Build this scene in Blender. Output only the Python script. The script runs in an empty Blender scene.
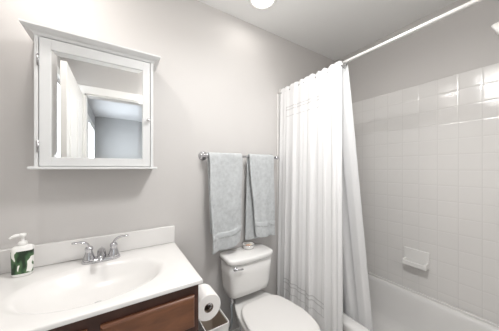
import bpy, bmesh, math, random
from mathutils import Vector, Matrix, noise
random.seed(4)
S = bpy.context.scene
C = bpy.context.collection
PI = math.pi
H = 1.30                      # eye height; all "relative" heights below are measured from it

# ------------------------------------------------------------------ camera
cam_d = bpy.data.cameras.new('camera')
cam = bpy.data.objects.new('camera', cam_d)
C.objects.link(cam)
S.camera = cam
cam_d.sensor_width = 36.0
cam_d.lens = 36.0 * 207.8 / 499.0
cam_d.clip_start = 0.02
cam_d.shift_y = 2.5 / 499.0
cam.location = (0, 0, H)
cam.rotation_euler = (PI / 2, 0, -math.atan(131.5 / 207.8))

# ------------------------------------------------------------------ world, lamps, exposure
w = bpy.data.worlds.new('world')
S.world = w
w.use_nodes = True
w.node_tree.nodes['Background'].inputs[0].default_value = (0.86, 0.93, 1.0, 1)
w.node_tree.nodes['Background'].inputs[1].default_value = 4.0
S.view_settings.view_transform = 'Standard'
S.view_settings.look = 'None'
S.view_settings.gamma = 1.0
S.view_settings.exposure = 0.27

def area(name, loc, rot, sx, sy, power, col, spread=PI, shape='RECTANGLE'):
    l = bpy.data.lights.new(name, 'AREA')
    l.shape = shape
    l.size = sx
    if shape == 'RECTANGLE': l.size_y = sy
    l.energy = power
    l.color = col
    l.spread = spread
    o = bpy.data.objects.new(name, l)
    o.location = loc
    o.rotation_euler = rot
    C.objects.link(o)
    return o

ZC = H + 1.137                # ceiling
# daylight through the two windows
area('window_daylight', (-0.405, -2.25, 1.45), (0, -PI / 2, 0), 1.2, 0.9, 13, (0.88, 0.94, 1.0))
area('bathroom_window_daylight', (-0.45, -0.012, 1.5), (0, -PI / 2, 0), 1.1, 0.2, 2, (0.9, 0.95, 1.0))
# soft frontal fill from an added ceiling lamp (out of frame, near the door)
area('bathroom_fill_light', (0.60, 0.43, ZC - 0.25), (0, 0, 0), 0.28, 0.28, 9.5, (1.0, 0.995, 0.985), shape='DISK')
pl = bpy.data.lights.new('bathroom_fill_glow', 'POINT')  # all-round part of the added bathroom fill
pl.energy = 5.6; pl.color = (1.0, 0.995, 0.985); pl.shadow_soft_size = 0.11
po = bpy.data.objects.new('bathroom_fill_glow', pl)
po.location = (0.60, 0.43, ZC - 0.38)
C.objects.link(po)
# fill through the doorway from an added, unseen bedroom ceiling lamp
area('bedroom_fill_light', (1.0, -1.5, ZC - 0.12), (0, 0, 0), 0.32, 0.32, 18, (1.0, 0.98, 0.95), shape='DISK')

# ------------------------------------------------------------------ materials
def mat(name, col, rough=0.5, metal=0.0, bump=None, var=None, spec=None, coat=0.0, sheen=0.0):
    m = bpy.data.materials.new(name)
    m.use_nodes = True
    nt = m.node_tree
    b = nt.nodes['Principled BSDF']
    b.inputs['Base Color'].default_value = (*col, 1)
    b.inputs['Roughness'].default_value = rough
    b.inputs['Metallic'].default_value = metal
    if spec is not None: b.inputs['Specular IOR Level'].default_value = spec
    b.inputs['Coat Weight'].default_value = coat
    b.inputs['Sheen Weight'].default_value = sheen
    tc = nt.nodes.new('ShaderNodeTexCoord')
    if var:
        n = nt.nodes.new('ShaderNodeTexNoise')
        n.inputs['Scale'].default_value = var[0]
        n.inputs['Detail'].default_value = 4
        nt.links.new(tc.outputs['Object'], n.inputs['Vector'])
        r = nt.nodes.new('ShaderNodeValToRGB')
        r.color_ramp.elements[0].position = 0.3
        r.color_ramp.elements[1].position = 0.7
        r.color_ramp.elements[0].color = (*[c * (1 - var[1]) for c in col], 1)
        r.color_ramp.elements[1].color = (*[min(1, c * (1 + var[1])) for c in col], 1)
        nt.links.new(n.outputs['Fac'], r.inputs['Fac'])
        nt.links.new(r.outputs['Color'], b.inputs['Base Color'])
    if bump:
        n = nt.nodes.new('ShaderNodeTexNoise')
        n.inputs['Scale'].default_value = bump[0]
        n.inputs['Detail'].default_value = 3
        nt.links.new(tc.outputs['Object'], n.inputs['Vector'])
        bp = nt.nodes.new('ShaderNodeBump')
        bp.inputs['Strength'].default_value = bump[1]
        bp.inputs['Distance'].default_value = bump[2] if len(bump) > 2 else 0.01
        nt.links.new(n.outputs['Fac'], bp.inputs['Height'])
        nt.links.new(bp.outputs['Normal'], b.inputs['Normal'])
    return m

M = {}
M['wall'] = mat('wall_paint', (0.60, 0.580, 0.566), 0.55, bump=(180, 0.05, 0.003))
M['ceil'] = mat('ceiling_paint', (0.88, 0.88, 0.87), 0.8, bump=(120, 0.06, 0.003))
M['bedwall'] = mat('bedroom_paint', (0.56, 0.568, 0.575), 0.7)
M['bedceil'] = mat('bedroom_ceiling_paint', (0.85, 0.86, 0.88), 0.8)
M['trim'] = mat('trim_paint', (0.86, 0.85, 0.83), 0.35)
M['cab'] = mat('cabinet_lacquer', (0.71, 0.715, 0.715), 0.38)
M['mirror'] = mat('mirror_silver', (0.93, 0.94, 0.94), 0.0, 1.0)
M['chrome'] = mat('chrome', (0.80, 0.80, 0.81), 0.09, 1.0)
M['nickel'] = mat('dark_chrome', (0.45, 0.45, 0.46), 0.2, 1.0)
M['satin'] = mat('polished_chrome', (0.58, 0.58, 0.60), 0.12, 1.0)
M['marble'] = mat('cultured_marble', (0.79, 0.775, 0.76), 0.22, var=(9, 0.012))
M['porcelain'] = mat('porcelain', (0.84, 0.83, 0.815), 0.12, coat=0.3)
M['seat'] = mat('seat_plastic', (0.77, 0.755, 0.74), 0.3)
M['tub'] = mat('tub_enamel', (0.78, 0.77, 0.76), 0.2)
M['towel'] = mat('grey_terry', (0.54, 0.56, 0.57), 0.95, bump=(260, 0.9, 0.006), var=(45, 0.10), sheen=0.3)
M['towelband'] = mat('grey_terry_band', (0.52, 0.54, 0.55), 0.9, bump=(700, 0.3, 0.002))
M['plastic'] = mat('white_plastic', (0.86, 0.85, 0.83), 0.3)
M['paper'] = mat('tissue_paper', (0.88, 0.86, 0.84), 0.95, bump=(150, 0.15, 0.003))
M['card'] = mat('cardboard', (0.24, 0.19, 0.15), 0.9)
M['bin'] = mat('bin_shell', (0.86, 0.85, 0.83), 0.4)
M['binliner'] = mat('bin_brown_lining', (0.50, 0.42, 0.35), 0.8)
M['hose'] = mat('braided_hose', (0.42, 0.45, 0.48), 0.4, 0.7, bump=(900, 0.4, 0.002))
M['rod'] = mat('rod_white_metal', (0.70, 0.69, 0.67), 0.3, 0.35)
M['soap'] = mat('tan_soap', (0.62, 0.38, 0.26), 0.6, var=(30, 0.15))
M['cream'] = mat('cream_soap', (0.78, 0.70, 0.58), 0.6)
M['black'] = mat('dark_shadow_plastic', (0.03, 0.03, 0.03), 0.5)
M['carpet'] = mat('bedroom_carpet', (0.46, 0.43, 0.39), 1.0, bump=(300, 0.6, 0.01))

def glass(name, col, rough=0.0):
    m = mat(name, col, rough)
    b = m.node_tree.nodes['Principled BSDF']
    b.inputs['Transmission Weight'].default_value = 1.0
    b.inputs['IOR'].default_value = 1.45
    return m
M['glass'] = glass('clear_glass', (0.93, 0.95, 0.95), 0.02)
M['pane'] = glass('window_glass', (0.98, 0.99, 1.0), 0.15)

def emis(name, col, st):
    m = bpy.data.materials.new(name)
    m.use_nodes = True
    b = m.node_tree.nodes['Principled BSDF']
    b.inputs['Base Color'].default_value = (0.8, 0.8, 0.8, 1)
    b.inputs['Emission Color'].default_value = (*col, 1)
    b.inputs['Emission Strength'].default_value = st
    return m
M['lens'] = emis('lamp_lens', (1.0, 0.97, 0.92), 6.0)

# wood
def wood():
    m = mat('cherry_wood', (0.14, 0.05, 0.025), 0.35)
    nt = m.node_tree
    b = nt.nodes['Principled BSDF']
    tc = nt.nodes.new('ShaderNodeTexCoord')
    mp = nt.nodes.new('ShaderNodeMapping')
    mp.inputs['Scale'].default_value = (4, 12, 16)
    nt.links.new(tc.outputs['Object'], mp.inputs['Vector'])
    n = nt.nodes.new('ShaderNodeTexNoise')
    n.inputs['Scale'].default_value = 2.2
    n.inputs['Detail'].default_value = 6
    n.inputs['Distortion'].default_value = 0.6
    nt.links.new(mp.outputs['Vector'], n.inputs['Vector'])
    r = nt.nodes.new('ShaderNodeValToRGB')
    r.color_ramp.elements[0].position = 0.3
    r.color_ramp.elements[0].color = (0.125, 0.048, 0.024, 1)
    r.color_ramp.elements[1].position = 0.72
    r.color_ramp.elements[1].color = (0.215, 0.088, 0.042, 1)
    nt.links.new(n.outputs['Fac'], r.inputs['Fac'])
    nt.links.new(r.outputs['Color'], b.inputs['Base Color'])
    return m
M['wood'] = wood()
M['woodframe'] = mat('dark_cherry_frame', (0.062, 0.024, 0.016), 0.38, var=(14, 0.25))

# square glazed tiles; u, v = world axes used across the wall
def tile(name, axis, u0, v0):
    m = mat(name, (0.76, 0.755, 0.74), 0.12)
    nt = m.node_tree
    b = nt.nodes['Principled BSDF']
    tc = nt.nodes.new('ShaderNodeTexCoord')
    sp = nt.nodes.new('ShaderNodeSeparateXYZ')
    cb = nt.nodes.new('ShaderNodeCombineXYZ')
    nt.links.new(tc.outputs['Object'], sp.inputs[0])
    for i, (out, off) in enumerate(((axis, u0), (2, v0))):
        a = nt.nodes.new('ShaderNodeMath')
        a.operation = 'SUBTRACT'
        nt.links.new(sp.outputs[out], a.inputs[0])
        a.inputs[1].default_value = off
        nt.links.new(a.outputs[0], cb.inputs[i])
    br = nt.nodes.new('ShaderNodeTexBrick')
    br.offset = 0.0
    br.squash = 1.0
    br.inputs['Scale'].default_value = 1.0
    br.inputs['Brick Width'].default_value = 0.1085
    br.inputs['Row Height'].default_value = 0.1085
    br.inputs['Mortar Size'].default_value = 0.0016
    br.inputs['Mortar Smooth'].default_value = 0.5
    br.inputs['Color1'].default_value = (0.77, 0.755, 0.74, 1)
    br.inputs['Color2'].default_value = (0.76, 0.745, 0.73, 1)
    br.inputs['Mortar'].default_value = (0.69, 0.675, 0.66, 1)
    nt.links.new(cb.outputs[0], br.inputs['Vector'])
    nt.links.new(br.outputs['Color'], b.inputs['Base Color'])
    bp = nt.nodes.new('ShaderNodeBump')
    bp.invert = True
    bp.inputs['Strength'].default_value = 0.4
    bp.inputs['Distance'].default_value = 0.0015
    b2 = nt.nodes.new('ShaderNodeTexBrick')
    b2.offset = 0.0
    b2.inputs['Scale'].default_value = 1.0
    b2.inputs['Brick Width'].default_value = 0.1085
    b2.inputs['Row Height'].default_value = 0.1085
    b2.inputs['Mortar Size'].default_value = 0.009
    b2.inputs['Mortar Smooth'].default_value = 1.0
    nt.links.new(cb.outputs[0], b2.inputs['Vector'])
    nt.links.new(b2.outputs['Fac'], bp.inputs['Height'])
    # slightly wavy glaze
    n = nt.nodes.new('ShaderNodeTexNoise')
    n.inputs['Scale'].default_value = 9
    nt.links.new(tc.outputs['Object'], n.inputs['Vector'])
    bp2 = nt.nodes.new('ShaderNodeBump')
    bp2.inputs['Strength'].default_value = 0.12
    bp2.inputs['Distance'].default_value = 0.01
    nt.links.new(n.outputs['Fac'], bp2.inputs['Height'])
    nt.links.new(bp.outputs['Normal'], bp2.inputs['Normal'])
    nt.links.new(bp2.outputs['Normal'], b.inputs['Normal'])
    return m
M['tile_x'] = tile('shower_tile_side', 1, 0.539 - 10 * 0.1085, H + 0.636 - 20 * 0.1085)
M['tile_y'] = tile('shower_tile_end', 0, 1.94 - 20 * 0.1085, H + 0.636 - 20 * 0.1085)
def floor_tile():
    m = tile('floor_tile', 0, 0, 0)
    br = [n for n in m.node_tree.nodes if n.type == 'TEX_BRICK'][0]
    for l in list(br.inputs['Vector'].links): m.node_tree.links.remove(l)
    tc = [n for n in m.node_tree.nodes if n.type == 'TEX_COORD'][0]
    m.node_tree.links.new(tc.outputs['Object'], br.inputs['Vector'])
    br.inputs['Brick Width'].default_value = 0.305
    br.inputs['Row Height'].default_value = 0.305
    br.inputs['Color1'].default_value = (0.68, 0.66, 0.63, 1)
    br.inputs['Color2'].default_value = (0.65, 0.63, 0.60, 1)
    return m
M['floor'] = floor_tile()

def curtain_mat(name, bands):
    m = bpy.data.materials.new(name)
    m.use_nodes = True
    nt = m.node_tree
    b = nt.nodes['Principled BSDF']
    b.inputs['Roughness'].default_value = 0.8
    out = nt.nodes['Material Output']
    tr = nt.nodes.new('ShaderNodeBsdfTranslucent')
    mx = nt.nodes.new('ShaderNodeMixShader')
    mx.inputs[0].default_value = 0.15
    nt.links.new(b.outputs[0], mx.inputs[1])
    nt.links.new(tr.outputs[0], mx.inputs[2])
    nt.links.new(mx.outputs[0], out.inputs['Surface'])
    base = (0.90, 0.90, 0.905, 1)
    b.inputs['Base Color'].default_value = base
    tr.inputs['Color'].default_value = base
    if bands:
        uv = nt.nodes.new('ShaderNodeUVMap')
        sp = nt.nodes.new('ShaderNodeSeparateXYZ')
        nt.links.new(uv.outputs[0], sp.inputs[0])
        acc = None
        def line(axis, pos, half, lo, hi):
            nonlocal acc
            d = nt.nodes.new('ShaderNodeMath'); d.operation = 'COMPARE'
            nt.links.new(sp.outputs[axis], d.inputs[0])
            d.inputs[1].default_value = pos; d.inputs[2].default_value = half
            g = nt.nodes.new('ShaderNodeMath'); g.operation = 'COMPARE'
            nt.links.new(sp.outputs[1 - axis], g.inputs[0])
            g.inputs[1].default_value = (lo + hi) / 2; g.inputs[2].default_value = (hi - lo) / 2
            k = nt.nodes.new('ShaderNodeMath'); k.operation = 'MULTIPLY'
            nt.links.new(d.outputs[0], k.inputs[0]); nt.links.new(g.outputs[0], k.inputs[1])
            if acc is None: acc = k
            else:
                a = nt.nodes.new('ShaderNodeMath'); a.operation = 'MAXIMUM'
                nt.links.new(acc.outputs[0], a.inputs[0]); nt.links.new(k.outputs[0], a.inputs[1])
                acc = a
        for a in bands: line(*a)
        mc = nt.nodes.new('ShaderNodeMixRGB')
        mc.inputs[1].default_value = base
        mc.inputs[2].default_value = (0.66, 0.66, 0.66, 1)
        nt.links.new(acc.outputs[0], mc.inputs[0])
        nt.links.new(mc.outputs[0], b.inputs['Base Color'])
    return m
M['curtain'] = curtain_mat('white_cotton', [
    (1, 0.905, 0.0022, 0.12, 0.78), (1, 0.893, 0.0022, 0.12, 0.78), (1, 0.865, 0.0015, 0.12, 0.78),
    (1, 0.165, 0.0022, 0.12, 0.78), (1, 0.150, 0.0022, 0.12, 0.78), (1, 0.120, 0.0015, 0.12, 0.78),
    (0, 0.12, 0.0018, 0.12, 0.905), (0, 0.14, 0.0018, 0.12, 0.905),
    (0, 0.78, 0.0018, 0.12, 0.905), (0, 0.76, 0.0018, 0.12, 0.905)])
M['liner'] = curtain_mat('white_liner_vinyl', [])

def leaf_mat():
    m = mat('leaf_print', (0.85, 0.85, 0.82), 0.35)
    nt = m.node_tree
    b = nt.nodes['Principled BSDF']
    tc = nt.nodes.new('ShaderNodeTexCoord')
    mp = nt.nodes.new('ShaderNodeMapping')
    mp.inputs['Rotation'].default_value = (0, 0.7, 0)
    mp.inputs['Scale'].default_value = (38, 0, 17)
    mp.inputs['Location'].default_value = (0.3, 0, 0.35)
    nt.links.new(tc.outputs['Object'], mp.inputs['Vector'])
    n = nt.nodes.new('ShaderNodeTexNoise')
    n.inputs['Scale'].default_value = 1.1
    n.inputs['Detail'].default_value = 1
    nt.links.new(mp.outputs[0], n.inputs['Vector'])
    r = nt.nodes.new('ShaderNodeValToRGB')
    r.color_ramp.interpolation = 'LINEAR'
    e = r.color_ramp.elements
    e[0].position = 0.40; e[0].color = (0.012, 0.03, 0.012, 1)
    e[1].position = 0.47; e[1].color = (0.03, 0.085, 0.035, 1)
    a = e.new(0.585); a.color = (0.09, 0.17, 0.07, 1)
    a = e.new(0.60); a.color = (0.84, 0.84, 0.80, 1)
    nt.links.new(n.outputs['Fac'], r.inputs['Fac'])
    nt.links.new(r.outputs['Color'], b.inputs['Base Color'])
    return m
M['leaf'] = leaf_mat()

# ------------------------------------------------------------------ mesh helpers (all in world coordinates)
def link(name, bm, m, parent=None, smooth=False, bevel=0, sub=0, angle=40):
    me = bpy.data.meshes.new(name)
    bmesh.ops.recalc_face_normals(bm, faces=bm.faces)
    off = Vector((0, 0, 0))
    p = parent
    while p:
        off += p.location
        p = p.parent
    if off.length: bmesh.ops.translate(bm, verts=bm.verts, vec=-off)
    bm.to_mesh(me)
    bm.free()
    me.materials.append(m)
    o = bpy.data.objects.new(name, me)
    C.objects.link(o)
    if parent: o.parent = parent
    if smooth:
        for f in me.polygons: f.use_smooth = True
    if bevel:
        md = o.modifiers.new('bevel', 'BEVEL')
        md.width = bevel
        md.segments = 3
        md.limit_method = 'ANGLE'
        md.angle_limit = math.radians(angle)
        for f in me.polygons: f.use_smooth = True
        wn = o.modifiers.new('wn', 'WEIGHTED_NORMAL')
    if sub:
        md = o.modifiers.new('sub', 'SUBSURF')
        md.levels = sub
        md.render_levels = sub
    return o

def box(bm, x0, x1, y0, y1, z0, z1):
    v = [bm.verts.new((x, y, z)) for z in (z0, z1) for y in (y0, y1) for x in (x0, x1)]
    for f in ((0, 2, 3, 1), (4, 5, 7, 6), (0, 1, 5, 4), (2, 6, 7, 3), (0, 4, 6, 2), (1, 3, 7, 5)):
        bm.faces.new([v[i] for i in f])
    return v

def B(*args):
    bm = bmesh.new()
    for a in args: box(bm, *a)
    return bm

def loft(rings, cap=True, closed=True, bm=None):
    bm = bm or bmesh.new()
    vs = [[bm.verts.new(p) for p in r] for r in rings]
    n = len(rings[0])
    for a, b in zip(vs, vs[1:]):
        for i in range(n if closed else n - 1):
            j = (i + 1) % n
            bm.faces.new((a[i], a[j], b[j], b[i]))
    if cap:
        bm.faces.new(vs[0][::-1])
        bm.faces.new(vs[-1])
    return bm

def circ(c, r, axis='z', n=32, ry=None):
    out = []
    for i in range(n):
        a = 2 * PI * i / n
        u, v = r * math.cos(a), (ry or r) * math.sin(a)
        if axis == 'z': out.append((c[0] + u, c[1] + v, c[2]))
        elif axis == 'y': out.append((c[0] + u, c[1], c[2] + v))
        else: out.append((c[0], c[1] + u, c[2] + v))
    return out

def lathe(c, prof, axis='z', n=32, bm=None):      # prof: (radius, offset along axis)
    rings = []
    for r, h in prof:
        p = [c[0], c[1], c[2]]
        p['xyz'.index(axis)] += h
        rings.append(circ(p, max(r, 1e-4), axis, n))
    return loft(rings, bm=bm)

def tube(path, r, n=12, bm=None, flat=1.0):
    pts = [Vector(p) for p in path]
    rr = r if isinstance(r, (list, tuple)) else [r] * len(pts)
    rings = []
    up = Vector((0, 0, 1))
    for i, p in enumerate(pts):
        t = (pts[min(i + 1, len(pts) - 1)] - pts[max(i - 1, 0)]).normalized()
        ref = up if abs(t.dot(up)) < 0.95 else Vector((0, 1, 0))
        a = t.cross(ref).normalized()
        b = a.cross(t).normalized()
        rings.append([tuple(p + a * rr[i] * math.cos(2 * PI * k / n) + b * rr[i] * flat * math.sin(2 * PI * k / n)) for k in range(n)])
    return loft(rings, bm=bm)

def bez(p0, p1, p2, p3, n=14):
    p0, p1, p2, p3 = map(Vector, (p0, p1, p2, p3))
    return [p0 * (1 - t) ** 3 + p1 * 3 * t * (1 - t) ** 2 + p2 * 3 * t * t * (1 - t) + p3 * t ** 3 for t in [i / n for i in range(n + 1)]]

def srect(cx, cy, hx, hy, z, p=5.0, n=48, bow=0.0):     # rounded rectangle ring (superellipse), bow pushes the -y side out
    out = []
    for i in range(n):
        a = 2 * PI * i / n
        c, s = math.cos(a), math.sin(a)
        x = hx * math.copysign(abs(c) ** (2 / p), c)
        y = hy * math.copysign(abs(s) ** (2 / p), s)
        if y < 0: y -= bow * (1 - (x / hx) ** 2) * (-y / hy)
        out.append((cx + x, cy + y, z))
    return out

def meta(o, label, cat, group=None):
    o['label'] = label
    o['category'] = cat
    if group: o['group'] = group
    return o

def thing(name, loc, label, cat, group=None):
    o = bpy.data.objects.new(name, None)
    o.empty_display_size = 0.05
    o.location = loc
    C.objects.link(o)
    return meta(o, label, cat, group)

def struct(name, bm, m, parent=None, **k):
    o = link(name, bm, m, parent, **k)
    if not parent: o['kind'] = 'structure'
    return o

def torus(c, R, r, axis='x', n=24, k=8):
    bm = bmesh.new()
    vs = []
    for i in range(n):
        a = 2 * PI * i / n
        row = []
        for j in range(k):
            b = 2 * PI * j / k
            u = (R + r * math.cos(b)) * math.cos(a)
            v = (R + r * math.cos(b)) * math.sin(a)
            q = r * math.sin(b)
            p = {'x': (q, u, v), 'y': (u, q, v), 'z': (u, v, q)}[axis]
            row.append(bm.verts.new((c[0] + p[0], c[1] + p[1], c[2] + p[2])))
        vs.append(row)
    for i in range(n):
        for j in range(k):
            bm.faces.new((vs[i][j], vs[(i + 1) % n][j], vs[(i + 1) % n][(j + 1) % k], vs[i][(j + 1) % k]))
    return bm

# ------------------------------------------------------------------ room shell
XL, XR, YB, YF = -0.46, 1.948, 1.38, -0.15
T = 0.11
struct('floor', B((XL - T, XR + T, YF, YB + T, -0.1, 0)), M['floor'])
struct('floor_bedroom', B((-0.535, 3.2, -3.3, YF, -0.1, 0)), M['carpet'])
struct('ceiling', B((XL - T, XR + T, YF, YB + T, ZC, ZC + 0.1)), M['ceil'])
struct('wall_back', B((XL - T, XR + T, YB, YB + T, 0, ZC)), M['wall'])
struct('wall_right', B((XR, XR + T, YF, YB, 0, ZC)), M['wall'])
# left wall with a narrow window behind the door
WY0, WY1, WZ0, WZ1 = -0.128, 0.10, 0.9, 2.12
struct('wall_left', B((XL - T, XL, YF, WY0, 0, ZC), (XL - T, XL, WY1, YB, 0, ZC),
                      (XL - T, XL, WY0, WY1, 0, WZ0), (XL - T, XL, WY0, WY1, WZ1, ZC)), M['wall'])
# front wall with the doorway
DX0, DX1, DZ = -0.284, 0.47, H + 0.745
struct('wall_front', B((XL - T, DX0, YF - T, YF, 0, ZC), (DX1, XR + T, YF - T, YF, 0, ZC),
                       (DX0, DX1, YF - T, YF, DZ, ZC)), M['wall'])
# bedroom
struct('wall_bedroom_left', B((-0.535, -0.425, -3.2, -2.75, 0, ZC), (-0.535, -0.425, -1.75, YF - T, 0, ZC),
                              (-0.535, -0.425, -2.75, -1.75, 0, 0.85), (-0.535, -0.425, -2.75, -1.75, 2.1, ZC)), M['bedwall'])
struct('wall_bedroom_far', B((-0.535, 3.2, -3.3, -3.2, 0, ZC)), M['bedwall'])
struct('wall_bedroom_right', B((3.1, 3.2, -3.2, YF - T, 0, ZC), (2.05, 3.1, YF - T, YF, 0, ZC)), M['bedwall'])
struct('ceiling_bedroom', B((-0.535, 3.2, -3.3, YF - 0.0, ZC, ZC + 0.1)), M['bedceil'])

# windows
def window(name, x, y0, y1, z0, z1, depth, cw_=0.07):
    f = struct(name, B((x - depth, x + 0.018, y0 - cw_, y0, z0 - 0.07, z1 + 0.07), (x - depth, x + 0.018, y1, y1 + 0.07, z0 - 0.07, z1 + 0.07),
                       (x - depth, x + 0.018, y0, y1, z1, z1 + 0.07), (x - depth, x + 0.035, y0, y1, z0 - 0.07, z0)), M['trim'], bevel=0.004)
    zm = (z0 + z1) / 2
    s = 0.03
    link('window_sash', B((x - 0.06, x - 0.03, y0, y1, zm - s / 2, zm + s / 2), (x - 0.06, x - 0.03, y0, y0 + s, z0, z1), (x - 0.06, x - 0.03, y1 - s, y1, z0, z1),
                          (x - 0.06, x - 0.03, y0, y1, z0, z0 + s), (x - 0.06, x - 0.03, y0, y1, z1 - s, z1)), M['trim'], f)
    link('window_pane', B((x - 0.048, x - 0.042, y0 + s, y1 - s, z0 + s, z1 - s)), M['pane'], f)
    return f
window('window_1', XL, WY0, WY1, WZ0, WZ1, 0.0, 0.02)
window('window_2', -0.425, -2.75, -1.75, 0.85, 2.1, 0.0)

# door casing, both sides of the front wall, and jamb
cw = 0.075
struct('trim_1', B((DX0 - cw, DX0 + 0.004, YF, YF + 0.016, 0, DZ + cw), (DX1 - 0.004, DX1 + cw, YF, YF + 0.016, 0, DZ + cw),
                   (DX0, DX1, YF, YF + 0.016, DZ - 0.004, DZ + cw)), M['trim'], bevel=0.004)
struct('trim_2', B((DX0 - cw, DX0 + 0.004, YF - T - 0.016, YF - T, 0, DZ + cw), (DX1 - 0.004, DX1 + cw, YF - T - 0.016, YF - T, 0, DZ + cw),
                   (DX0, DX1, YF - T - 0.016, YF - T, DZ - 0.004, DZ + cw)), M['trim'], bevel=0.004)
struct('trim_3', B((DX0, DX0 + 0.015, YF - T, YF, 0, DZ), (DX1 - 0.015, DX1, YF - T, YF, 0, DZ), (DX0, DX1, YF - T, YF, DZ - 0.015, DZ)), M['trim'])
# open door leaf, hinged on the left jamb and swung into the bathroom
dl = struct('door_1', B((-0.332, -0.297, -0.125, 0.60, 0.012, DZ - 0.012)), M['trim'], bevel=0.002)
for (a, b_) in ((1.10, 1.88), (0.22, 0.95)):
    for (p, q) in ((-0.03, 0.19), (0.28, 0.50)):
        link('door_panel', B((-0.2985, -0.291, p, q, a, b_)), M['trim'], dl, bevel=0.006)
kb = lathe((-0.297, 0.53, 0.95), [(0.030, 0), (0.030, 0.006), (0.012, 0.010), (0.012, 0.03), (0.026, 0.04), (0.028, 0.052), (0.016, 0.062)], 'x')
link('door_knob', kb, M['chrome'], dl, smooth=True)

# baseboards
struct('baseboard_back', B((0.30, 1.18, YB - 0.014, YB, 0, 0.09)), M['trim'], bevel=0.004)
struct('baseboard_left', B((XL, XL + 0.014, YF, 0.84, 0, 0.09)), M['trim'], bevel=0.004)
struct('baseboard_front', B((DX1 + cw, 1.17, YF, YF + 0.014, 0, 0.09)), M['trim'], bevel=0.004)

# shower tiling: field panels and bullnose caps
TT = 0.010
ZT = H + 0.636
TX = XR - TT
struct('wall_right_tile', B((TX, XR, YF, YB, 0.30, ZT)), M['tile_x'], bevel=0.004)
struct('wall_back_tile', B((1.15, TX, YB - TT, YB, 0.30, ZT)), M['tile_y'], bevel=0.004)
struct('wall_front_tile', B((1.15, TX, YF, YF + TT, 0.30, ZT)), M['tile_y'], bevel=0.004)

# ------------------------------------------------------------------ recessed lights
def downlight(x, y, label, power):
    t = thing('recessed_light', (x, y, ZC), label, 'light', None)
    ring = lathe((x, y, ZC), [(0.098, 0), (0.098, -0.004), (0.090, -0.010), (0.076, -0.010), (0.074, -0.002), (0.074, 0.0)], 'z', 48)
    link('trim_ring', ring, M['trim'], t, smooth=True)
    link('lens', lathe((x, y, ZC), [(0.074, -0.001), (0.074, -0.004), (0.06, -0.009), (0.001, -0.012)], 'z', 40), M['lens'], t, smooth=True)
    l = area('recessed_light_beam', (x, y, ZC - 0.016), (0, 0, 0), 0.13, 0.13, power, (1.0, 0.96, 0.92), math.radians(175), shape='DISK')
    return t
downlight(0.82, 1.13, 'round white recessed ceiling light at the top edge of the photo', 0.6)
downlight(-0.29, 1.02, 'round white recessed ceiling light above the mirrored cabinet, out of frame', 3.4)
for lx, ly, dp, lab in ((1.0, -1.5, 0.0, 'added round white flush fill lamp on the bedroom ceiling, out of view'), (0.60, 0.43, 0.13, 'added round white drop fill lamp on the bathroom ceiling near the door, out of frame')):
    t = thing('fill_ceiling_lamp', (lx, ly, ZC), lab, 'lamp')  # invented fixtures, bodies for the two fill lights
    link('canopy', lathe((lx, ly, ZC), [(0.09, 0), (0.09, -0.02), (0.02, -0.03), (0.012, -0.03 - dp)], 'z'), M['trim'], t, smooth=True)
    link('fill_lamp_shade', lathe((lx, ly, ZC - dp), [(0.15, -0.028), (0.15, -0.06), (0.12, -0.09), (0.01, -0.1)], 'z'), M['lens'], t, smooth=True)

# ------------------------------------------------------------------ mirrored medicine cabinet
CX0, CX1, CF = -0.303, 0.163, 1.24
Z0c, Z1c = H + 0.006, H + 0.570
t = thing('medicine_cabinet', ((CX0 + CX1) / 2, YB, Z0c), 'white wall cabinet with a mirror door hanging above the sink', 'cabinet')
sw = 0.014
link('carcass', B((CX0, CX0 + sw, CF, YB, Z0c, Z1c), (CX1 - 0.014, CX1, CF, YB, Z0c, Z1c), (CX0 + sw, CX1 - 0.014, CF + 0.03, YB, Z0c, Z1c)), M['cab'], t, bevel=0.0015)
# bottom shelf
link('bottom_shelf', B((CX0 - 0.017, CX1 + 0.017, CF - 0.018, YB, H - 0.006, Z0c)), M['cab'], t, bevel=0.003)
# crown: mitred profile lofted round three sides
prof = [(0.0, 0.0), (0.004, 0.005), (0.009, 0.010), (0.020, 0.015), (0.031, 0.022), (0.034, 0.024), (0.036, 0.026), (0.036, 0.033), (0.0, 0.033)]
rings = []
bm = bmesh.new()
path = []
for o_, h in prof:
    path.append([(CX0 - o_, YB, Z1c + h), (CX0 - o_, CF - o_, Z1c + h), (CX1 + o_ * 0.9, CF - o_, Z1c + h), (CX1 + o_ * 0.9, YB, Z1c + h)])
vs = [[bm.verts.new(p) for p in r] for r in path]
for a, b_ in zip(vs, vs[1:]):
    for i in range(3): bm.faces.new((a[i], a[i + 1], b_[i + 1], b_[i]))
bm.faces.new(vs[0]); bm.faces.new(vs[-1][::-1])
link('crown_moulding', bm, M['cab'], t)
# door frame with mirror
dx0, dx1, dz0, dz1 = CX0 + sw + 0.0028, CX1 - 0.0168, Z0c + 0.003, Z1c - 0.0045
mx0, mx1, mz0, mz1 = -0.2485, 0.1114, H + 0.048, H + 0.519
door = link('door', B((dx0, mx0, CF - 0.004, CF + 0.018, dz0, dz1), (mx1, dx1, CF - 0.004, CF + 0.018, dz0, dz1),
            (mx0, mx1, CF - 0.004, CF + 0.018, dz0, mz0), (mx0, mx1, CF - 0.004, CF + 0.018, mz1, dz1)), M['cab'], t)
md = door.modifiers.new('bv', 'BEVEL'); md.width = 0.0012; md.segments = 2; md.limit_method = 'ANGLE'
bm = bmesh.new()
bw, my = 0.020, CF - 0.0005
o4 = [(mx0, mz0), (mx1, mz0), (mx1, mz1), (mx0, mz1)]
i4 = [(mx0 + bw, mz0 + bw), (mx1 - bw, mz0 + bw), (mx1 - bw, mz1 - bw), (mx0 + bw, mz1 - bw)]
ov = [bm.verts.new((x, my + 0.0014, z)) for x, z in o4]
iv = [bm.verts.new((x, my, z)) for x, z in i4]
bk = [bm.verts.new((x, my + 0.006, z)) for x, z in o4]
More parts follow.
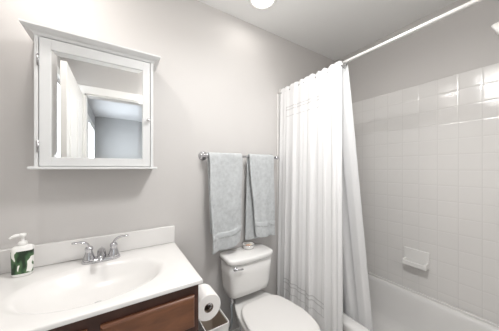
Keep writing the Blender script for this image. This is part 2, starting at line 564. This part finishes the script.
bm.faces.new(iv)
for i in range(4):
    j = (i + 1) % 4
    bm.faces.new((ov[i], ov[j], iv[j], iv[i])); bm.faces.new((bk[i], bk[j], ov[j], ov[i]))
bm.faces.new(bk[::-1])
link('mirror', bm, M['mirror'], door)
link('knob', lathe((dx1 - 0.010, CF - 0.004, H + 0.253), [(0.004, 0), (0.004, -0.010), (0.009, -0.014), (0.010, -0.020), (0.006, -0.026)], 'y'), M['chrome'], door, smooth=True)
for z in (H + 0.465, H + 0.093):
    link('hinge', tube([(CX0 + sw - 0.001, CF - 0.004, z - 0.024), (CX0 + sw - 0.001, CF - 0.004, z + 0.024)], 0.0042, 10), M['nickel'], t, smooth=True)

# ------------------------------------------------------------------ vanity
ZD = H - 0.466
VF = 0.860
VX1 = 0.288
t = thing('vanity_cabinet', (-0.085, 1.1, 0), 'dark cherry wood vanity cabinet under the white sink top', 'cabinet')
ff = 0.019
link('carcass', B((XL + 0.002, XL + 0.02, VF + ff, YB - 0.002, 0.09, ZD - 0.017), (VX1 - 0.018, VX1, VF + ff, YB - 0.002, 0.0, ZD - 0.017),
               (XL + 0.02, VX1 - 0.018, VF + ff, YB - 0.002, 0.09, 0.11), (XL + 0.02, VX1 - 0.018, VF + 0.07, VF + 0.085, 0.0, 0.09), (XL + 0.02, VX1 - 0.018, YB - 0.012, YB - 0.002, 0.11, ZD - 0.017)), M['woodframe'], t, bevel=0.001)
fz = [0.09, 0.13, H - 0.682, H - 0.650, H - 0.533, ZD - 0.017]
link('face_frame', B((XL + 0.002, XL + 0.035, VF, VF + ff, 0.09, ZD - 0.017), (VX1 - 0.030, VX1, VF, VF + ff, 0.09, ZD - 0.017),
                (-0.087, -0.047, VF, VF + ff, 0.09, ZD - 0.017),
                *[(a, b_, VF, VF + ff, fz[k], fz[k + 1]) for k in (0, 2, 4) for a, b_ in ((XL + 0.035, -0.087), (-0.047, VX1 - 0.03))]), M['woodframe'], t)
def raised(name, x0, x1, z0, z1, parent, knob=None):
    # slab with a wide shallow chamfer towards a raised centre
    r = []
    for ins, y in ((0, VF), (0, VF - 0.010), (0.003, VF - 0.015), (0.008, VF - 0.018), (0.012, VF - 0.018)):
        r.append([(x0 + ins, y, z0 + ins), (x1 - ins, y, z0 + ins), (x1 - ins, y, z1 - ins), (x0 + ins, y, z1 - ins)])
    o = link(name, loft(r), M['wood'], parent)
    return o
raised('drawer_front', -0.050, 0.268, H - 0.657, H - 0.527, t)
raised('drawer_front', XL + 0.025, -0.085, H - 0.657, H - 0.527, t)
for x0, x1, kx in ((-0.050, 0.268, -0.02), (XL + 0.025, -0.085, -0.115)):
    d = raised('door', x0, x1, 0.115, H - 0.69, t)
    link('knob', lathe((kx, VF - 0.016, H - 0.75), [(0.006, 0), (0.006, -0.012), (0.014, -0.02), (0.012, -0.028)], 'y', 16), M['nickel'], d, smooth=True)

# top with integral oval basin
TX0, TX1, TY0, TY1 = XL + 0.002, 0.302, 0.843, YB - 0.002
cx_, cy_, ax_, ay_ = -0.072, 1.075, 0.245, 0.168
N = 96
def rectpt(a):
    c, s = math.cos(a), math.sin(a)
    ts = []
    if c > 1e-9: ts.append((TX1 - cx_) / c)
    if c < -1e-9: ts.append((TX0 - cx_) / c)
    if s > 1e-9: ts.append((TY1 - cy_) / s)
    if s < -1e-9: ts.append((TY0 - cy_) / s)
    q = min(ts)
    return cx_ + c * q, cy_ + s * q
corner_as = [math.atan2(y - cy_, x - cx_) % (2 * PI) for x in (TX0, TX1) for y in (TY0, TY1)]
angs = sorted([2 * PI * i / N for i in range(N)])
for ca in corner_as:
    k = min(range(N), key=lambda i: abs((angs[i] - ca + PI) % (2 * PI) - PI))
    angs[k] = ca
angs.sort()
bm = bmesh.new()
rows = []
def erow(fac, z):
    return [bm.verts.new((cx_ + ax_ * fac * math.cos(a), cy_ + ay_ * fac * math.sin(a), z)) for a in angs]
def outer(z, ins=0):
    r = []
    for a in angs:
        x, y = rectpt(a)
        x = min(max(x, TX0 + ins), TX1 - ins); y = min(max(y, TY0 + ins), TY1 - ins)
        r.append(bm.verts.new((x, y, z)))
    return r
rows.append(outer(ZD - 0.017)); rows.append(outer(ZD - 0.016, -0.0))
rows.append(outer(ZD - 0.006)); rows.append(outer(ZD - 0.0015, 0.002)); rows.append(outer(ZD, 0.006))
rows.append([bm.verts.new((r.co.x * .5 + (cx_ + ax_ * 1.12 * math.cos(a)) * .5, r.co.y * .5 + (cy_ + ay_ * 1.12 * math.sin(a)) * .5, ZD)) for r, a in zip(rows[-1], angs)])
for fac, dz in ((1.12, 0), (1.08, -0.001), (1.03, -0.005), (0.99, -0.010), (0.95, -0.018), (0.88, -0.035), (0.78, -0.056), (0.65, -0.076), (0.5, -0.090), (0.33, -0.099), (0.16, -0.104), (0.09, -0.106)):
    rows.append(erow(fac, ZD + dz))
n = len(angs)
for a, b_ in zip(rows, rows[1:]):
    for i in range(n):
        j = (i + 1) % n
        bm.faces.new((a[i], a[j], b_[j], b_[i]))
bm.faces.new(rows[-1])
t = thing('sink_top', (cx_, cy_, ZD - 0.017), 'glossy white one-piece sink top with oval basin and backsplash on the vanity', 'sink')
o = link('countertop', bm, M['marble'], t, smooth=True)
link('backsplash', B((TX0, TX1, TY1 - 0.021, TY1, ZD, ZD + 0.102)), M['marble'], t, bevel=0.004)
link('side_splash', B((TX0, TX0 + 0.021, 0.86, TY1 - 0.021, ZD, ZD + 0.102)), M['marble'], t, bevel=0.004)
link('drain', lathe((cx_, cy_, ZD - 0.1055), [(0.024, 0), (0.024, 0.0015), (0.018, 0.003), (0.016, 0.001), (0.012, 0.005), (0.003, 0.006)], 'z'), M['chrome'], t, smooth=True)

# faucet
fx, fy = -0.070, 1.292
t = thing('faucet', (fx, fy, ZD), 'chrome two-handle faucet at the back of the sink', 'faucet')
link('base_plate', loft([srect(fx, fy, 0.080, 0.027, ZD + 0.0005, 3, 48, 0.004), srect(fx, fy, 0.080, 0.027, ZD + 0.010, 3, 48, 0.004), srect(fx, fy, 0.074, 0.022, ZD + 0.017, 3, 48, 0.004), srect(fx, fy, 0.060, 0.014, ZD + 0.020, 3, 48)]), M['satin'], t, smooth=True)
for s in (-1, 1):
    hx = fx + s * 0.051
    h = link('handle', lathe((hx, fy, ZD + 0.012), [(0.026, 0), (0.025, 0.006), (0.021, 0.020), (0.016, 0.036), (0.014, 0.046), (0.017, 0.052), (0.016, 0.062), (0.008, 0.068)], 'z'), M['satin'], t, smooth=True)
    pth = bez((hx - s * 0.004, fy, ZD + 0.060), (hx + s * 0.004, fy - 0.002, ZD + 0.112), (hx + s * 0.036, fy - 0.006, ZD + 0.106), (hx + s * 0.064, fy - 0.014, ZD + 0.108), 14)
    link('lever', tube(pth, [0.0130 - 0.0072 * i / 14 + (0.0012 if i > 11 else 0) for i in range(15)], 14, flat=0.6), M['satin'], h, smooth=True)
pth = bez((fx, fy + 0.004, ZD + 0.012), (fx, fy - 0.004, ZD + 0.072), (fx, fy - 0.05, ZD + 0.070), (fx, fy - 0.100, ZD + 0.040), 16)
sp = link('spout', tube(pth, [0.020 - 0.009 * i / 16 for i in range(17)], 20, flat=0.85), M['satin'], t, smooth=True)
link('aerator', lathe((fx, fy - 0.096, ZD + 0.028), [(0.010, 0), (0.011, 0.003), (0.011, 0.016)], 'z', 20), M['satin'], sp, smooth=True)
link('pop_up_rod', tube([(fx, fy + 0.022, ZD + 0.012), (fx, fy + 0.022, ZD + 0.06)], 0.0025, 8), M['satin'], t, smooth=True)

# soap bottle
bx_, by_ = -0.350, 1.292
t = thing('soap_bottle', (bx_, by_, ZD), 'white pump soap bottle with green leaf print beside the backsplash', 'bottle')
def brg(hx, hy, z, p=3.2): return srect(bx_, by_, hx, hy, ZD + z, p, 48)
link('body', loft([brg(.027, .018, .0005), brg(.031, .021, .004), brg(.0325, .022, .012), brg(.034, .0225, .06), brg(.035, .023, .112), brg(.034, .022, .122), brg(.028, .019, .128, 2.6), brg(.015, .014, .131, 2.1)]), M['plastic'], t, smooth=True)
# printed sleeve, front half of the body
rings = []
for z in [0.014 + 0.096 * i / 12 for i in range(13)]:
    k = (z - .012) / 0.1
    full = srect(bx_, by_, .0328 + .0024 * k, .0223 + .0010 * k, ZD + z, 3.2, 48)
    rings.append(full[24:49] if len(full) > 48 else full[24:] + [full[0]])
link('leaf_label', loft(rings, cap=False, closed=False), M['leaf'], t, smooth=True)
pm = link('pump', lathe((bx_, by_, ZD + 0.129), [(0.015, 0), (0.015, 0.014), (0.012, 0.018), (0.005, 0.020), (0.005, 0.036), (0.011, 0.038), (0.012, 0.050), (0.008, 0.053)], 'z', 24), M['plastic'], t, smooth=True)
link('nozzle', tube(bez((bx_, by_, ZD + 0.173), (bx_ - 0.02, by_ - 0.004, ZD + 0.178), (bx_ - 0.03, by_ - 0.008, ZD + 0.174), (bx_ - 0.038, by_ - 0.01, ZD + 0.166), 8), [0.007] * 5 + [0.006, 0.005, 0.0045, 0.004], 12), M['plastic'], pm, smooth=True)

# ------------------------------------------------------------------ toilet paper roll on the vanity side
px_, pz_, py0, py1 = 0.352, H - 0.628, 0.905, 1.010
t = thing('toilet_roll_holder', (VX1, py1 + 0.02, pz_), 'chrome single-arm paper holder on the side of the vanity', 'holder')
link('wall_plate', lathe((VX1 - 0.0002, py1 + 0.03, pz_), [(0.022, 0), (0.022, 0.005), (0.014, 0.009), (0.008, 0.012)], 'x', 24), M['chrome'], t, smooth=True)
link('arm', tube([(VX1 + 0.008, py1 + 0.03, pz_), (px_ - 0.012, py1 + 0.03, pz_), (px_ - 0.003, py1 + 0.027, pz_), (px_, py1 + 0.018, pz_), (px_, py0 - 0.002, pz_)], 0.0065, 12), M['satin'], t, smooth=True)
link('end_curl', tube([(px_, py0 - .001, pz_), (px_ + .001, py0 - .004, pz_ + .004), (px_ + .008, py0 - .005, pz_ + .008), (px_ + .012, py0 - .005, pz_ - .001), (px_ + .008, py0 - .005, pz_ - .011), (px_ - .001, py0 - .005, pz_ - .013)], .0032, 10), M['satin'], t, smooth=True)
t = thing('toilet_paper_roll', (px_, (py0 + py1) / 2, pz_ - 0.011), 'white toilet paper roll hanging on the holder beside the vanity', 'toilet paper')
R1, R0 = 0.060, 0.0215
zc = pz_ - 0.0130
prf = [(R0, 0), (R1 - 0.003, 0), (R1, 0.003), (R1, 0.102), (R1 - 0.003, 0.105), (R0, 0.105)]
rings = [circ((px_, py0 + h, zc), r, 'y', 48) for r, h in prf]
bm = loft(rings + [rings[0]], cap=False)
link('paper', bm, M['paper'], t, smooth=False, bevel=0.0)
rings = [circ((px_, py0 + h, zc), r, 'y', 32) for r, h in ((R0 - 0.0015, -0.0005), (R0 + 0.0001, -0.0005), (R0 + 0.0001, 0.1055), (R0 - 0.0015, 0.1055))]
link('core', loft(rings + [rings[0]], cap=False), M['card'], t, smooth=True)

# ------------------------------------------------------------------ waste bin
ZB = H - 0.90
b0, b1, c0, c1 = 0.405, 0.553, 1.087, 1.335
t = thing('waste_bin', ((b0 + b1) / 2, (c0 + c1) / 2, 0), 'slim white open waste bin between the vanity and the toilet', 'bin')
def br(i, z): return srect((b0 + b1) / 2, (c0 + c1) / 2, (b1 - b0) / 2 - i, (c1 - c0) / 2 - i, z, 16, 64)
link('shell', loft([br(.014, .002), br(.012, .006), br(0.002, ZB - 0.012), br(0, ZB - 0.008), br(0, ZB), br(.005, ZB), br(.007, ZB - .01)], cap=False), M['bin'], t, smooth=False)
bm = loft([br(.020, .012), br(.0075, ZB - .008)], cap=False)
bm.faces.new([bm.verts.new(p) for p in br(.020, .012)])
link('lining', bm, M['binliner'], t)
link('bottom', loft([br(.014, .0021), br(.0145, .011)]), M['bin'], t)

# ------------------------------------------------------------------ toilet
tx = 0.785
ty1 = 1.368
t = thing('toilet', (tx, 1.05, 0), 'white two-piece toilet with closed lid beside the shower curtain', 'toilet')
zl = H - 0.598
tk = 0.783
tyc, thy = (1.185 + ty1) / 2, (ty1 - 1.185) / 2
link('tank', loft([srect(tk, tyc + .008, .140, thy - .025, zl - .275, 5), srect(tk, tyc + .006, .157, thy - .014, zl - .262, 6, 48, .006), srect(tk, tyc + .004, .161, thy - .010, zl - .22, 7, 48, .010), srect(tk, tyc + .002, .168, thy - .006, zl - .12, 8, 48, .012), srect(tk, tyc + .001, .173, thy - .004, zl - .036, 8, 48, .014)]), M['porcelain'], t, smooth=True)
link('tank_lid', loft([srect(tk, tyc, .177, thy - .002, zl - .036, 7, 64, .016), srect(tk, tyc, .183, thy + .003, zl - .030, 7, 64, .018), srect(tk, tyc, .185, thy + .004, zl - .012, 7, 64, .018), srect(tk, tyc, .182, thy + .001, zl - .003, 7, 64, .018), srect(tk, tyc, .174, thy - .006, zl, 6, 64, .016)]), M['porcelain'], t, smooth=True)
lv = link('flush_lever', lathe((tk - .145, 1.182, zl - .056), [(0.013, 0), (0.013, -.006), (0.009, -.012)], 'y', 24), M['satin'], t, smooth=True)
link('lever_arm', tube(bez((tk - .145, 1.170, zl - .056), (tk - .13, 1.162, zl - .055), (tk - .11, 1.162, zl - .058), (tk - .095, 1.164, zl - .060), 8), [.008, .008, .0075, .007, .007, .007, .0075, .008, .006], 12, flat=.8), M['satin'], lv, smooth=True)
# bowl outline, egg shaped
def egg(z, hw, y0, y1, back=0.75, p=2.3, n=64):
    # y0 front, y1 back; widest a bit behind the middle
    out = []
    ym = y0 + (y1 - y0) * 0.52
    for i in range(n):
        a = 2 * PI * i / n
        c, s = math.cos(a), math.sin(a)
        e = p if s < 0 else 3.4 if back < .7 else 6.0
        x = hw * math.copysign(abs(c) ** (2 / e), c)
        y = math.copysign(abs(s) ** (2 / e), s)
        if s > 0:
            x *= 1 - (1 - back) * (y ** 1.5)
            yy = ym + (y1 - ym) * y
        else: yy = ym + (ym - y0) * y
        out.append((tx + .012 + x, yy, z))
    return out
zs = H - 0.885
link('bowl', loft([egg(0.001, .105, .86, 1.30), egg(.03, .112, .85, 1.30), egg(.10, .100, .88, 1.28), egg(.20, .112, .84, 1.30), egg(.28, .145, .76, 1.32), egg(.345, .172, .715, 1.335, .62), egg(zs - .045, .180, .705, 1.345, .62), egg(zs - .034, .178, .708, 1.345, .62), egg(zs - .033, .165, .72, 1.335, .62)]), M['porcelain'], t, smooth=True)
link('seat', loft([egg(zs - .032, .180, .700, 1.150), egg(zs - .030, .187, .694, 1.156), egg(zs - .020, .189, .692, 1.158), egg(zs - .018, .184, .697, 1.153)]), M['seat'], t, smooth=True)
link('seat_lid', loft([egg(zs - .017, .184, .697, 1.150), egg(zs - .015, .190, .690, 1.160), egg(zs - .006, .192, .688, 1.162), egg(zs - .0015, .187, .694, 1.156), egg(zs, .176, .71, 1.146), egg(zs + .0005, .10, .80, 1.08)]), M['seat'], t, smooth=True)
for s in (-1, 1):
    link('hinge', loft([srect(tx + .012 + s * .07, 1.150, .020, .013, zs - .033, 4, 24), srect(tx + .012 + s * .07, 1.150, .020, .013, zs - .008, 4, 24), srect(tx + .012 + s * .07, 1.150, .015, .009, zs - .003, 4, 24)]), M['seat'], t, smooth=True)
hx_, hy_ = 0.640, 1.235
link('coupling_nut', lathe((hx_, hy_, zl - .305), [(0.009, 0), (0.013, .004), (0.013, .018), (0.011, .024), (0.011, .050)], 'z', 10), M['satin'], t)
link('supply_hose', tube(bez((hx_, hy_, zl - .300), (hx_ - .004, hy_ - .005, zl - .42), (hx_ + .03, hy_ + .02, zl - .50), (hx_ - .015, 1.300, 0.182), 18), .0075, 10), M['hose'], t, smooth=True)
v = thing('shutoff_valve', (hx_ - .015, YB - .014, .16), 'small chrome water shut-off valve low on the wall beside the toilet', 'valve')
link('valve_body', tube([(hx_ - .015, YB - .001, .16), (hx_ - .015, 1.285, .16)], .010, 14), M['chrome'], v, smooth=True)
link('handwheel', lathe((hx_ - .015, 1.285, .16), [(.016, 0), (.018, -.006), (.016, -.012), (.006, -.014)], 'y', 18), M['chrome'], v, smooth=True)

# soap dish on the tank
sx_, sy_ = 0.822, 1.316
t = thing('soap_dish', (sx_, sy_, zl), 'small round white dish with a dark rim on the toilet tank lid', 'dish')
link('bowl', lathe((sx_, sy_, zl + .0008), [(.030, 0), (.036, .003), (.043, .014), (.047, .030), (.0475, .033), (.044, .030), (.039, .014), (.030, .007), (.002, .006)], 'z', 40), M['plastic'], t, smooth=True)
link('rim', torus((sx_, sy_, zl + .033), .0465, .0022, 'z', 40, 8), M['nickel'], t, smooth=True)
for i, (dx, dy, dz, r, m, lab) in enumerate(((-.008, -.006, .020, .017, 'soap', 'rust-tan seashell soap at the left in the small dish'), (.017, .006, .020, .014, 'cream', 'cream rounded soap at the right in the small dish'))):
    bm = bmesh.new()
    bmesh.ops.create_uvsphere(bm, u_segments=24, v_segments=14, radius=r)
    for v_ in bm.verts:
        a = math.atan2(v_.co.y, v_.co.x)
        k = 1 + .05 * math.cos(9 * a)
        v_.co = Vector((v_.co.x * k * 1.15, v_.co.y * k, v_.co.z * .62))
    bmesh.ops.translate(bm, verts=bm.verts, vec=(sx_ + dx, sy_ + dy, zl + dz))
    s_ = link('seashell_soap' if i == 0 else 'soap_bar', bm, M[m], smooth=True)
    meta(s_, lab, 'soap')

# ------------------------------------------------------------------ towel bar
bz, by = H + 0.083, 1.305
t = thing('towel_bar', (0.77, YB, bz), 'chrome towel bar with round rosettes on the wall above the toilet', 'towel bar')
link('bar', tube([(.492, by, bz), (1.085, by, bz)], .0085, 16), M['satin'], t, smooth=True)
for x in (.492, 1.085):
    link('rosette', lathe((x, YB - .0005, bz), [(.031, 0), (.031, -.006), (.025, -.012), (.012, -.016), (.009, -.055)], 'y', 32), M['satin'], t, smooth=True)
    link('post_end', lathe((x, by, bz), [(.006, .018), (.012, .012), (.014, .004), (.015, -.004), (.014, -.010), (.010, -.015), (.003, -.017)], 'y', 28), M['satin'], t, smooth=True)

def towel(label, xl0, xr0, xl1, xr1, zfl, zfr, zback, bx0, bx1, seed, band):
    """draped over the bar: u runs across, v from the back hem over the bar down to the front hem"""
    r = .0165
    path = []
    nb = 26
    for i in range(nb): path.append(('b', 1 - i / nb))
    for i in range(9): path.append(('t', i / 8))
    nf = 46
    for i in range(1, nf + 1): path.append(('f', i / nf))
    nu = 26
    rows = []
    for kind, q in path:
        row = []
        for iu in range(nu + 1):
            u = iu / nu
            xt = xl0 + (xr0 - xl0) * u
            if kind == 'b':
                xb = bx0 + (bx1 - bx0) * u
                x = xt + (xb - xt) * q
                z = bz - (bz - zback) * q
                y = by + r + .004 * math.sin(u * 9 + seed) * q + .010 * q
            elif kind == 't':
                a = PI * q
                x = xt
                y = by + r * math.cos(a)
                z = bz + r * math.sin(a)
            else:
                xb = xl1 + (xr1 - xl1) * u
                x = xt + (xb - xt) * q ** 1.3
                zb = zfl + (zfr - zfl) * u + .006 * math.sin(u * 7 + seed)
                z = bz - (bz - zb) * q
                y = by - r - q ** .8 * (.010 + .009 * math.sin(u * 8 + seed + q * 1.5) + .004 * math.sin(u * 17 + seed * 2))
                x += .003 * math.sin(q * 9 + seed)
            nz = noise.noise(Vector((x * 16, y * 10 + seed, z * 16)))
            y += .004 * nz * (0 if kind == 't' else 1)
            row.append((x, y, z))
        rows.append(row)
    bm = bmesh.new()
    vs = [[bm.verts.new(p) for p in r_] for r_ in rows]
    for a, b_ in zip(vs, vs[1:]):
        for i in range(nu): bm.faces.new((a[i], a[i + 1], b_[i + 1], b_[i]))
    o = link('towel', bm, M['towel'], smooth=True)
    so = o.modifiers.new('thick', 'SOLIDIFY'); so.thickness = .011; so.offset = 0
    sb = o.modifiers.new('sub', 'SUBSURF'); sb.levels = 1; sb.render_levels = 1
    tx_ = bpy.data.textures.new('terry', 'CLOUDS'); tx_.noise_scale = .012
    dm = o.modifiers.new('pile', 'DISPLACE'); dm.texture = tx_; dm.strength = .004; dm.mid_level = .5; dm.texture_coords = 'LOCAL'
    meta(o, label, 'towel')
    # woven dobby band near the hem
    i0 = nb + 9 + int(nf * band)
    bm = bmesh.new()
    vs = [[bm.verts.new((p[0], p[1] - .0046, p[2])) for p in rows[k]] for k in (i0, i0 + 1, i0 + 2, i0 + 3)]
    for a, b_ in zip(vs, vs[1:]):
        for i in range(nu): bm.faces.new((a[i], a[i + 1], b_[i + 1], b_[i]))
    d = link('woven_band', bm, M['towelband'], o, smooth=True)
    so = d.modifiers.new('thick', 'SOLIDIFY'); so.thickness = .003; so.offset = 0
    return o
towel('light grey terry towel on the bar, the wider one at the left', .502, .754, .520, .735, H - .572, H - .530, H - .45, .530, .740, 0.7, .80)
towel('light grey terry towel on the bar, the narrower one next to the shower curtain', .815, 1.045, .876, 1.052, H - .515, H - .535, H - .545, .802, 1.040, 2.9, .80)

# ------------------------------------------------------------------ bathtub
bx0, bx1, by0, by1 = 1.178, TX - .002, YF + TT + .002, YB - TT - .002
zr = H - 0.952
def rr(x0, x1, y0, y1, z, rad, n=10):
    out = []
    for (cx, cy, a0) in ((x1 - rad, y1 - rad, 0), (x0 + rad, y1 - rad, PI / 2), (x0 + rad, y0 + rad, PI), (x1 - rad, y0 + rad, 3 * PI / 2)):
        for i in range(n):
            a = a0 + (PI / 2) * i / (n - 1)
            out.append((cx + rad * math.cos(a), cy + rad * math.sin(a), z))
    return out
def inner(d, z, rad): return rr(bx0 + .078 + d, bx1 - .045 - d * .9, by0 + .08 + d * 1.3, by1 - .10 - d * 2.2, z, rad)
rings = [rr(bx0 + .010, bx1, by0, by1, .001, .004), rr(bx0 + .010, bx1, by0, by1, zr - .06, .004), rr(bx0, bx1, by0, by1, zr - .045, .006), rr(bx0, bx1, by0, by1, zr - .012, .006), rr(bx0 + .003, bx1 - .002, by0 + .002, by1 - .002, zr - .004, .008),
         rr(bx0 + .012, bx1 - .008, by0 + .008, by1 - .008, zr, .012), rr(bx0 + .06, bx1 - .035, by0 + .06, by1 - .08, zr, .08),
         inner(0, zr - .003, .10), inner(.008, zr - .012, .10), inner(.014, zr - .03, .10), inner(.030, zr - .14, .11), inner(.050, zr - .24, .12), inner(.085, zr - .285, .12), inner(.14, zr - .295, .10)]
t = thing('bathtub', (1.56, .615, 0), 'white enamel bathtub behind the shower curtain', 'bathtub')
link('tub', loft(rings), M['tub'], t, smooth=True)
# raised bead against the tiled walls
link('tile_flange', B((bx1 - .018, bx1 - .002, by0, by1, zr - .002, zr + .012)), M['tub'], t, bevel=.005)
link('drain', lathe((1.56, .12, zr - .2945), [(.03, 0), (.03, .002), (.02, .004), (.004, .004)], 'z', 24), M['chrome'], t, smooth=True)

# ------------------------------------------------------------------ tiled-in soap dish
y0, y1, z0, z1 = .582, .742, H - .750, H - .624
t = thing('ceramic_soap_holder', (TX, (y0 + y1) / 2, z0), 'white ceramic soap holder set into the shower tiles', 'soap holder')
link('back_plate', B((TX - .012, TX - .0005, y0, y1, z0, z1)), M['porcelain'], t, bevel=.005)
link('tray', B((TX - .062, TX - .006, y0 + .006, y1 - .006, z0 + .004, z0 + .018), (TX - .064, TX - .052, y0 + .006, y1 - .006, z0 + .004, z0 + .040),
               (TX - .062, TX - .006, y0 + .004, y0 + .018, z0 + .004, z0 + .048), (TX - .062, TX - .006, y1 - .018, y1 - .004, z0 + .004, z0 + .048)), M['porcelain'], t, bevel=.006)

# ------------------------------------------------------------------ shower head
shx = 1.585
t = thing('shower_fixture', (shx, YF + TT, H + .79), 'white shower head on a bent arm at the right edge of the photo', 'shower')
link('flange', lathe((shx, YF + TT + .0005, H + .79), [(.032, 0), (.030, .005), (.014, .010)], 'y', 28), M['rod'], t, smooth=True)
link('arm', tube(bez((shx, YF + TT + .002, H + .79), (shx, .00, H + .81), (shx, .07, H + .80), (shx, .117, H + .712), 12), .011, 14), M['rod'], t, smooth=True)
bm = bmesh.new()
d = Vector((0, .62, -.30)).normalized()
p0 = Vector((shx, .112, H + .716))
tube([p0, p0 + d * .02, p0 + d * .035, p0 + d * .07, p0 + d * .10, p0 + d * .112, p0 + d * .114], [.014, .018, .020, .038, .046, .046, .040], 32, bm=bm)
link('head', bm, M['plastic'], t, smooth=True)

# ------------------------------------------------------------------ curtain rod, rings, curtain and liner
RX, RZ = 1.198, H + 0.661
t = thing('shower_curtain_rod', (RX, .615, RZ), 'straight white metal rod the shower curtain hangs from', 'curtain rod')
link('rod', tube([(RX, YF + TT + .006, RZ), (RX, YB - .006, RZ)], .0098, 20), M['rod'], t, smooth=True)
for y, s in ((YF + .0005, 1), (YB - .0005, -1)):
    link('end_flange', lathe((RX, y, RZ), [(.028, 0), (.028, s * .006), (.018, s * .016), (.016, s * .03)], 'y', 28), M['rod'], t, smooth=True)

ring_y = [1.350 - .0515 * i for i in range(12)]
ring_z = RZ - .0115
proto = thing('curtain_ring', (RX, ring_y[0], ring_z), 'chrome ring holding the shower curtain, the one nearest the back wall', 'curtain ring', 'chrome rings along the shower rod')
link('ring', torus((RX, ring_y[0], ring_z), .0235, .0022, 'y', 28, 8), M['nickel'], proto, smooth=True)
bm = bmesh.new()
bmesh.ops.create_uvsphere(bm, u_segments=12, v_segments=8, radius=.006)
bmesh.ops.translate(bm, verts=bm.verts, vec=(RX - .0235, ring_y[0], ring_z - .012))
link('bead', bm, M['nickel'], proto, smooth=True)
for i, y in enumerate(ring_y[1:]):
    r = proto.copy(); C.objects.link(r)
    r.location = (RX, y, ring_z)
    r['label'] = 'chrome ring holding the shower curtain at its free edge, farthest from the wall' if i == 10 else 'chrome ring holding the middle stretch of the shower curtain to the rod'
    for ch in list(proto.children):
        c = ch.copy(); C.objects.link(c); c.parent = r

def drape(name, label, ya, yb, yab, ybb, xtop, xbot, ztop, zbot, nf, amp0, amp1, m, seed, kneez=None, n=260, nv=70):
    bm = bmesh.new()
    uvl = bm.loops.layers.uv.new('UVMap')
    rnd = random.Random(seed)
    ph = [rnd.uniform(-1.6, 1.6) for _ in range(40)]
    am = [rnd.uniform(.3, 1.6) for _ in range(40)]
    def wob(tbl, x):
        i = int(x) % 39; f = x - int(x); f = f * f * (3 - 2 * f)
        return tbl[i] * (1 - f) + tbl[i + 1] * f
    vs = []
    for j in range(nv + 1):
        v = j / nv
        row = []
        for i in range(n + 1):
            u = i / n
            yt = ya + (yb - ya) * u
            yl = yab + (ybb - yab) * u
            z = ztop + (zbot - ztop) * v
            if kneez is None: k = v
            else: k = min(1, (ztop - z) / (ztop - kneez))
            y = yt + (yl - yt) * k
            x = xtop + (xbot - xtop) * k
            phase = 2 * PI * nf * u + wob(ph, u * nf) * (.4 + 1.0 * v)
            A = (amp0 + (amp1 - amp0) * min(1, v * 1.4)) * wob(am, u * nf + 3)
            x += A * math.sin(phase) * (0.55 + .45 * math.cos(phase * .5 + v)) + A * .15 * math.sin(2.3 * phase + seed + v * 2)
            y += .35 * A * math.sin(2 * phase + .6)
            if v < .02 or j == 0:
                pass
            sc = abs(math.sin(PI * 11 * u + 0.0))
            z -= .011 * (1 - sc) * am[int(11 * u + .5) % 40] * max(0, 1 - v * 12)
            row.append(bm.verts.new((x, y, z)))
        vs.append(row)
    for j in range(nv):
        for i in range(n):
            f = bm.faces.new((vs[j][i], vs[j][i + 1], vs[j + 1][i + 1], vs[j + 1][i]))
            for l, (ii, jj) in zip(f.loops, ((i, j), (i + 1, j), (i + 1, j + 1), (i, j + 1))):
                l[uvl].uv = (ii / n, 1 - jj / nv)
    o = link(name, bm, m, smooth=True)
    so = o.modifiers.new('thick', 'SOLIDIFY'); so.thickness = .0012; so.offset = 0
    meta(o, label, 'curtain')
    return o
zt = RZ + .012
drape('shower_curtain', 'white cotton shower curtain with stitched border lines, hanging outside the tub', 1.355, .782, 1.350, .755, RX - .026, 1.130, zt, .10, 6.5, .006, .013, M['curtain'], 3)
drape('shower_curtain_liner', 'plain white shower liner tucked inside the tub, behind the outer curtain', 1.350, .772, 1.25, .668, RX + .024, 1.318, zt - .012, zr - .20, 5.5, .006, .011, M['liner'], 8, kneez=zr)
